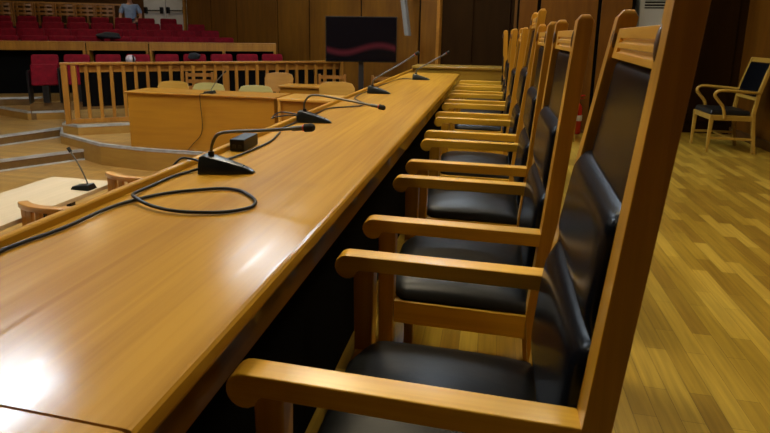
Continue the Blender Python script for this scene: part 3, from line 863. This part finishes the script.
rowlab = {'front': 'the front row behind the balustrade', 'a': 'the row just behind the gallery desk', 'b': 'the second row behind the gallery desk', 'c': 'the third row behind the gallery desk', 'd': 'the topmost row by the far doors'}
first = True
for k, (a, b, n, zt, zf) in ROWS.items():
    A_, B_ = Vector(a), Vector(b); d_ = B_-A_; ang = math.atan2(d_.y, d_.x)
    for i in range(n):
        p = A_+d_*i/(n-1)
        lab = 'red velour theatre seat, %s from the left in %s' % (ORD[i], rowlab[k])
        grp = 'red theatre seats in '+rowlab[k]
        if first:
            seat0.location = (p.x, p.y, zf); seat0.rotation_euler = (0, 0, ang); seat0['label'] = lab; seat0['group'] = grp; first = False
        else:
            dup(seat0, (p.x, p.y, zf), ang, lab, grp)

# things left lying on the seats
def blob(name, label, cat, loc, r, mat, seed=0, parent=None):
    bm = bmesh.new(); ball(bm, (0, 0, 0), *r, seg=20)
    rnd = random.Random(seed); ph = [rnd.random()*6 for _ in range(6)]
    for v in bm.verts:
        k = 1+.13*math.sin(9*v.co.x/r[0]*.5+ph[0])*math.sin(4*v.co.y/r[1]+ph[1])+.10*math.sin(5*v.co.z/r[2]+ph[2]+2*v.co.x/r[0])
        v.co = v.co*k
        v.co.z = max(v.co.z, -r[2]*.75)
    o = link(name, bm, mat, smooth=True); o.location = loc
    return tag(o, label, cat)
def on_seat(row, i):
    a, b, n, zt, zf = ROWS[row]; A_, B_ = Vector(a), Vector(b); d_ = B_-A_; p = A_+d_*i/(n-1); t_ = d_.normalized(); nn = Vector((t_.y, -t_.x)); return p, nn, t_, zf
blob('jacket', 'black jacket draped over a red seat just behind the gallery desk', 'jacket', (-8.0, 9.98, 1.075), (.28, .13, .075), M['cloth'], 3)
blob('bag', 'small black bag on top of a red front-row seat near the wall', 'bag', (-5.50, 9.15, .735), (.12, .08, .07), M['cloth'], 5)
t = thing('helmet', 'white and black patterned helmet hanging on the fourth red front-row seat', 'helmet', (-6.36, 8.47, .69), .55)
bm = bmesh.new(); ball(bm, (0, 0, 0), .085, .085, .08, 20)
link('shell', bm, plain('white patterned shell', (.42, .36, .37), rough=.4, noise=.45, nscale=14), t, smooth=True)
bm = bmesh.new(); tube(bm, [(.05, -.07, .07), (.06, -.092, .0), (.06, -.08, -.06)], .018, 8)
link('strap', bm, M['cloth'], t, smooth=True)

# ------------------------------------------------------------------ far gallery: wooden chairs, rail, person
GB = 'wooden chairs in a row behind the topmost red seats'
a = Vector((-12.85, 12.14)); b = Vector((-10.72, 13.38))
for i in range(6):
    p = a.lerp(b, i/5)
    nm = ORD[i] if i < 5 else 'sixth'
    dup(lc, (p.x, p.y, .851), math.atan2(b.y-a.y, b.x-a.x)+PI, 'brown wooden chair behind the topmost red seats, %s from the left' % nm, GB).scale = (1.1, 1.1, 1.12)
ga = Vector((-14.5, 11.9)); gb = Vector((-10.70, 14.35)); d_ = gb-ga; L_ = d_.length
t = thing('gallery_rail', 'wooden slatted rail at the top of the gallery behind the wooden chairs', 'railing', (ga.x, ga.y, .851), math.atan2(d_.y, d_.x))
link('handrail', B((0, L_, -.03, .03, 1.06, 1.11)), M['rail'], t)
link('lower_rail', B((0, L_, -.02, .02, .10, .15)), M['rail'], t)
for k in range(26):
    x = .06+k*(L_-.12)/25; link('baluster', B((x-.025, x+.025, -.018, .018, .151, 1.059)), M['ladderwood'], t)

def skin_figure(name, label, loc, rz):
    """seated person facing local -y"""
    t = thing(name, label, 'person', loc, rz)
    def skin(nm, V, E, mat, sub=2, par=t):
        me = bpy.data.meshes.new(nm); me.from_pydata([v[:3] for v in V], E, []); o = bpy.data.objects.new(nm, me); COL.objects.link(o); o.parent = par
        md = o.modifiers.new('Skin', 'SKIN'); md.use_smooth_shade = True
        for i, v in enumerate(V):
            r = v[3]; me.skin_vertices[0].data[i].radius = (r, r) if not isinstance(r, tuple) else r
        me.skin_vertices[0].data[0].use_root = True
        s_ = o.modifiers.new('Sub', 'SUBSURF'); s_.levels = sub; s_.render_levels = sub
        me.materials.append(mat); return o
    V = [(0, 0, .52, (.15, .11)), (0, .0, .70, (.14, .10)), (0, .01, .88, (.17, .11)), (0, .02, .99, (.12, .08)), (0, .01, 1.07, .055), (0, -.01, 1.14, .062), (0, -.02, 1.22, .088), (0, -.015, 1.30, .078)]
    E = [(i, i+1) for i in range(7)]
    for s in (-1, 1):
        n = len(V)
        V += [(s*.17, .02, .985, .065), (s*.235, .02, .88, .055), (s*.27, -.02, .70, .042), (s*.22, -.20, .58, .036), (s*.17, -.30, .56, .028), (s*.15, -.36, .555, .030)]
        E += [(3, n), (n, n+1), (n+1, n+2), (n+2, n+3), (n+3, n+4), (n+4, n+5)]
        n2 = len(V)
        V += [(s*.10, -.05, .52, .09), (s*.13, -.42, .50, .070), (s*.13, -.43, .27, .055), (s*.13, -.42, .07, .040), (s*.14, -.55, .04, .035)]
        E += [(0, n2), (n2, n2+1), (n2+1, n2+2), (n2+2, n2+3), (n2+3, n2+4)]
        for f in range(5):   # fingers
            m0 = len(V); yy = -.385; xx = s*(.125+.014*f)
            ln = (.05, .075, .082, .076, .06)[f]
            V += [(xx, yy, .552, .009), (xx, yy-ln*.5, .548, .0085), (xx+s*.002, yy-ln, .535, .0075)]
            E += [(n+5, m0), (m0, m0+1), (m0+1, m0+2)]
    skin('body', V, E, M['skin'])
    # shirt
    V = [(0, 0, .55, (.165, .125)), (0, .0, .70, (.16, .118)), (0, .01, .88, (.187, .125)), (0, .02, .985, (.14, .095)), (0, .015, 1.035, .065)]
    E = [(0, 1), (1, 2), (2, 3), (3, 4)]
    for s in (-1, 1):
        n = len(V); V += [(s*.17, .02, .985, .080), (s*.24, .02, .87, .070), (s*.262, .0, .76, .062)]; E += [(3, n), (n, n+1), (n+1, n+2)]
    skin('shirt', V, E, M['shirt'])
    V = [(0, 0, .52, (.165, .125))]; E = []
    for s in (-1, 1):
        n = len(V); V += [(s*.10, -.05, .52, .10), (s*.13, -.42, .50, .082), (s*.13, -.43, .27, .068), (s*.13, -.42, .08, .058)]; E += [(0, n), (n, n+1), (n+1, n+2), (n+2, n+3)]
    skin('trousers', V, E, M['trousers'])
    bm = bmesh.new(); ball(bm, (0, .005, 1.285), .092, .098, .088, 20)
    for v in bm.verts:
        if v.co.y < -.03 and v.co.z < 1.30: v.co.y = -.03
    link('hair', bm, M['hair'], t, smooth=True)
    for s in (-1, 1):
        bm = bmesh.new(); ball(bm, (s*.033, -.094, 1.235), .011, .008, .007, 10); link('eye', bm, M['black'], t, smooth=True)
        bm = bmesh.new(); ball(bm, (s*.086, -.01, 1.225), .010, .020, .030, 10); link('ear', bm, M['skin'], t, smooth=True)
    bm = bmesh.new(); ball(bm, (0, -.112, 1.21), .013, .018, .022, 10); link('nose', bm, M['skin'], t, smooth=True)
    bm = bmesh.new(); ball(bm, (0, -.098, 1.172), .024, .008, .006, 10); link('mouth', bm, M['redwood'], t, smooth=True)
    return t
skin_figure('person', 'person in a light blue short-sleeved shirt seated at the top of the gallery', (-10.0, 13.46, .872), .45)
dup(lc, (-9.98, 13.50, .851), .45, 'brown wooden chair under the person in the light blue shirt', GB)

# ------------------------------------------------------------------ television and column speaker
t = thing('television', 'large black flat television with a faint red wave on its screen', 'television', (-2.05, 8.27, -.351), .19)
link('casing', B((-.56, .56, -.02, .04, 1.105, 1.81)), M['black'], t, bevel=.006)
link('screen', B((-.545, .545, -.026, -.0201, 1.125, 1.795)), M['screen'], t)
link('bezel_edge', B((-.562, -.5601, -.02, .035, 1.11, 1.805)), M['chrome'], t)
link('stand_pole', B((-.04, .04, .045, .085, .03, 1.45)), M['darkmetal'], t)
link('stand_base', B((-.28, .28, -.12, .22, .001, .03)), M['darkmetal'], t, bevel=.008)
for o in list(t.children):
    if o.name.startswith('screen'):
        for v in o.data.vertices: v.co.z -= 1.12
        o.location.z += 1.12

t = thing('column_speaker', 'slim light grey column speaker tilted on the wood-panelled wall', 'speaker', (-1.50, 9.05, 1.5), -.5)
bm = bmesh.new()
hexa(bm, [(.045, -.05, -.33), (.135, -.05, -.33), (.135, .03, -.33), (.045, .03, -.33), (-.165, -.05, .85), (-.075, -.05, .85), (-.075, .03, .85), (-.165, .03, .85)])
link('casing', bm, M['grey'], t, bevel=.010)
bm = bmesh.new(); tube(bm, [(.0, .0, .30), (.10, .03, .30), (.10, .16, .30)], .02, 10)
link('bracket', bm, M['grey'], t, smooth=True)

# ------------------------------------------------------------------ fire extinguisher, air conditioner, side chair
t = thing('fire_extinguisher', 'small red fire extinguisher on the floor against the wood panelling', 'fire extinguisher', (1.045, 6.98, 0), .2)
bm = bmesh.new(); lathe(bm, [(.050, 0), (.062, .012), (.064, .03), (.064, .30), (.058, .345), (.036, .378), (.022, .39), (.022, .41)], 24)
link('cylinder', bm, M['extred'], t, smooth=True)
bm = bmesh.new(); lathe(bm, [(.0648, .17), (.0655, .172), (.0655, .238), (.0648, .24)], 24)
bmesh.ops.delete(bm, geom=[v for v in bm.verts if v.co.y > .01], context='VERTS')
link('label_sticker', bm, M['label'], t, smooth=True)
bm = B((-.018, .018, -.018, .018, .41, .445)); link('valve', bm, M['darkmetal'], t)
bm = bmesh.new(); tube(bm, [(0, 0, .44), (.03, 0, .475), (.085, 0, .485)], .010, 8); tube(bm, [(0, 0, .43), (.08, 0, .45)], .007, 8)
link('handle', bm, M['extred'], t, smooth=True)
bm = bmesh.new(); tube(bm, catmull([(-.015, -.0, .425), (-.075, -.02, .40), (-.088, -.03, .28), (-.08, -.03, .16)], 6), .010, 8)
link('hose', bm, M['rubber'], t, smooth=True)
bm = bmesh.new(); lathe(bm, [(.03, .002), (.026, .01)], 12); bm.free()

t = thing('air_conditioner', 'off-white floor-standing air conditioner with dark louvres in the right corner', 'air conditioner', (1.93, 7.30, 0))
link('casing', B((-.24, .24, -.12, .13, 0, 1.90)), M['ac'], t, bevel=.012)
link('louvre_recess', B((-.19, .19, -.123, -.1205, 1.54, 1.86)), M['void'], t)
bm = bmesh.new()
for k in range(9):
    z = 1.555+k*.034; box(bm, -.19, .19, -.135, -.1235, z, z+.012)
link('louvres', bm, M['ac'], t)

t = thing('side_chair', 'light beech armchair with black seat and back standing by the right wall', 'chair', (2.49, 6.50, 0), PI+.0)
t.scale = (.90, 1, 1)
# local: front at +x (faces world -x), width along y
W2 = .235
LW = M['lightwood']
for s in (-1, 1):
    y0, y1 = s*W2-.018, s*W2+.018
    bm = bmesh.new()
    hexa(bm, [(.215, y0+.004, 0), (.240, y0+.004, 0), (.240, y1-.004, 0), (.215, y1-.004, 0), (.195, y0, .40), (.24, y0, .40), (.24, y1, .40), (.195, y1, .40)])
    link('front_leg', bm, LW, t, bevel=.005)
    bm = bmesh.new(); rings = []
    for z, x in ((0, -.27), (.22, -.235), (.42, -.21), (.62, -.235), (.85, -.295), (1.0, -.345)):
        rings.append([bm.verts.new(p) for p in ((x-.02, y0, z), (x+.018, y0, z), (x+.018, y1, z), (x-.02, y1, z))])
    for a, b in zip(rings, rings[1:]):
        for k in range(4): bm.faces.new((a[k], a[(k+1) % 4], b[(k+1) % 4], b[k]))
    bm.faces.new(rings[0][::-1]); bm.faces.new(rings[-1])
    link('rear_post', bm, LW, t, bevel=.005)
    bm = bmesh.new(); ya = s*(W2+.022)
    tube(bm, catmull([(-.245, s*W2, .645), (-.05, ya+s*.012, .655), (.12, ya+s*.015, .665), (.20, ya+s*.01, .655), (.225, ya, .615), (.19, ya, .565), (.13, ya, .50), (.10, ya, .42), (.095, s*(W2+.018), .37)], 6), .021, 10, flat=.8)
    link('bent_armrest', bm, LW, t, smooth=True)
    link('side_rail', B((-.21, .20, y0+.004, y1-.004, .345, .40)), LW, t, bevel=.003)
    link('stretcher', B((-.235, .22, y0+.008, y1-.008, .14, .165)), LW, t, bevel=.003)
link('front_rail', B((.208, .232, -W2+.018, W2-.018, .345, .40)), LW, t, bevel=.003)
link('cross_stretcher', B((-.02, .0, -W2+.018, W2-.018, .14, .165)), LW, t, bevel=.003)
bm = bmesh.new(); hexa(bm, [(-.195, -W2+.02, .401), (.24, -W2-.005, .401), (.24, W2+.005, .401), (-.195, W2-.02, .401), (-.19, -W2+.03, .45), (.225, -W2+.01, .455), (.225, W2-.01, .455), (-.19, W2-.03, .45)])
link('seat', bm, M['seatleather'], t, bevel=.014)
xb = lambda z: -.235-.06*(z-.62)/.23 if z < .85 else -.295-.05*(z-.85)/.15
for nm, z0, z1, m_ in (('crest_rail', .955, 1.0, LW), ('lower_back_rail', .565, .60, LW)):
    bm = bmesh.new(); hexa(bm, [(xb(z0)-.014, -W2+.018, z0), (xb(z0)+.012, -W2+.018, z0), (xb(z0)+.012, W2-.018, z0), (xb(z0)-.014, W2-.018, z0),
                                (xb(z1)-.014, -W2+.018, z1), (xb(z1)+.012, -W2+.018, z1), (xb(z1)+.012, W2-.018, z1), (xb(z1)-.014, W2-.018, z1)])
    link(nm, bm, m_, t, bevel=.003)
bm = bmesh.new()
for z0, z1 in ((.605, .78), (.78, .95)):
    hexa(bm, [(xb(z0)-.014, -W2+.03, z0), (xb(z0)+.022, -W2+.03, z0), (xb(z0)+.022, W2-.03, z0), (xb(z0)-.014, W2-.03, z0),
              (xb(z1)-.014, -W2+.03, z1), (xb(z1)+.022, -W2+.03, z1), (xb(z1)+.022, W2-.03, z1), (xb(z1)-.014, W2-.03, z1)])
link('backrest', bm, M['leather'], t, bevel=.004)

# ------------------------------------------------------------------ ceiling lamps
def lamp(x, y, w, l, warm=False, label=''):
    t = thing('ceiling_light', label, 'lamp', (x, y, CZ-.06), 0, 'recessed ceiling light panels')
    w_ = w
    link('frame', B((-w/2-.04, w/2+.04, -l/2-.04, l/2+.04, .015, .059)), M['frame'], t)
    link('diffuser', B((-w/2, w/2, -l/2, l/2, 0, .0149)), M['lampsoft' if warm == 'soft' else 'lampbright' if warm == 'bright' else 'lampwarm' if warm else 'lamp'], t)
LAMPS = [
 (-4.85, 4.0, .7, 1.1, False), (-3.6, 7.9, 1.0, 1.3, 'soft'), (-.7, 7.0, .55, .55, False),
 (-1.1, 2.3, .34, .34, 'bright'), (-1.7, 5.2, .6, .9, True), (1.4, 2.0, .5, .8, True), (.9, 4.6, .4, .7, True),
 (-8.5, 9.5, .4, .5, True), (-10.5, 12.6, .35, .5, True), (-6.5, 4.5, .45, .7, True), (-4.0, .5, .5, .8, True),
]
for i, (x, y, w, l, wm) in enumerate(LAMPS):
    lamp(x, y, w, l, wm, 'ceiling light panel out of view above, %s of the group' % (ORD+['eleventh'])[i])

# ------------------------------------------------------------------ world, camera, view
w = bpy.data.worlds.new('World'); sc.world = w; w.use_nodes = True
w.node_tree.nodes['Background'].inputs['Color'].default_value = (.5, .55, .65, 1)
w.node_tree.nodes['Background'].inputs['Strength'].default_value = .05

f, px, py = 532.98, 372.5, 138.9
pi_, ya, ro = .1952, .2196, .0135
cy, sy, cp, sp = math.cos(ya), math.sin(ya), math.cos(pi_), math.sin(pi_)
F = Vector((-sy*cp, cy*cp, -sp)); R = Vector((cy, sy, 0)); U = R.cross(F)
R2 = R*math.cos(ro)+U*math.sin(ro); U2 = U*math.cos(ro)-R*math.sin(ro)
cd = bpy.data.cameras.new('Camera'); cam = bpy.data.objects.new('Camera', cd); COL.objects.link(cam)
m = Matrix(((R2.x, U2.x, -F.x, 0), (R2.y, U2.y, -F.y, 0), (R2.z, U2.z, -F.z, 1.20), (0, 0, 0, 1)))
cam.matrix_world = m
cd.sensor_fit = 'HORIZONTAL'; cd.sensor_width = 36; cd.lens = f*36/770
cd.shift_x = (385-px)/770; cd.shift_y = (py-216.5)/770
cd.clip_start = .02; cd.clip_end = 100
cd.dof.use_dof = True; cd.dof.focus_distance = 1.9; cd.dof.aperture_fstop = 11
sc.camera = cam
sc.view_settings.view_transform = 'Standard'; sc.view_settings.look = 'None'
sc.view_settings.exposure = 0.3; sc.view_settings.gamma = 1
sc.view_settings.use_curve_mapping = False
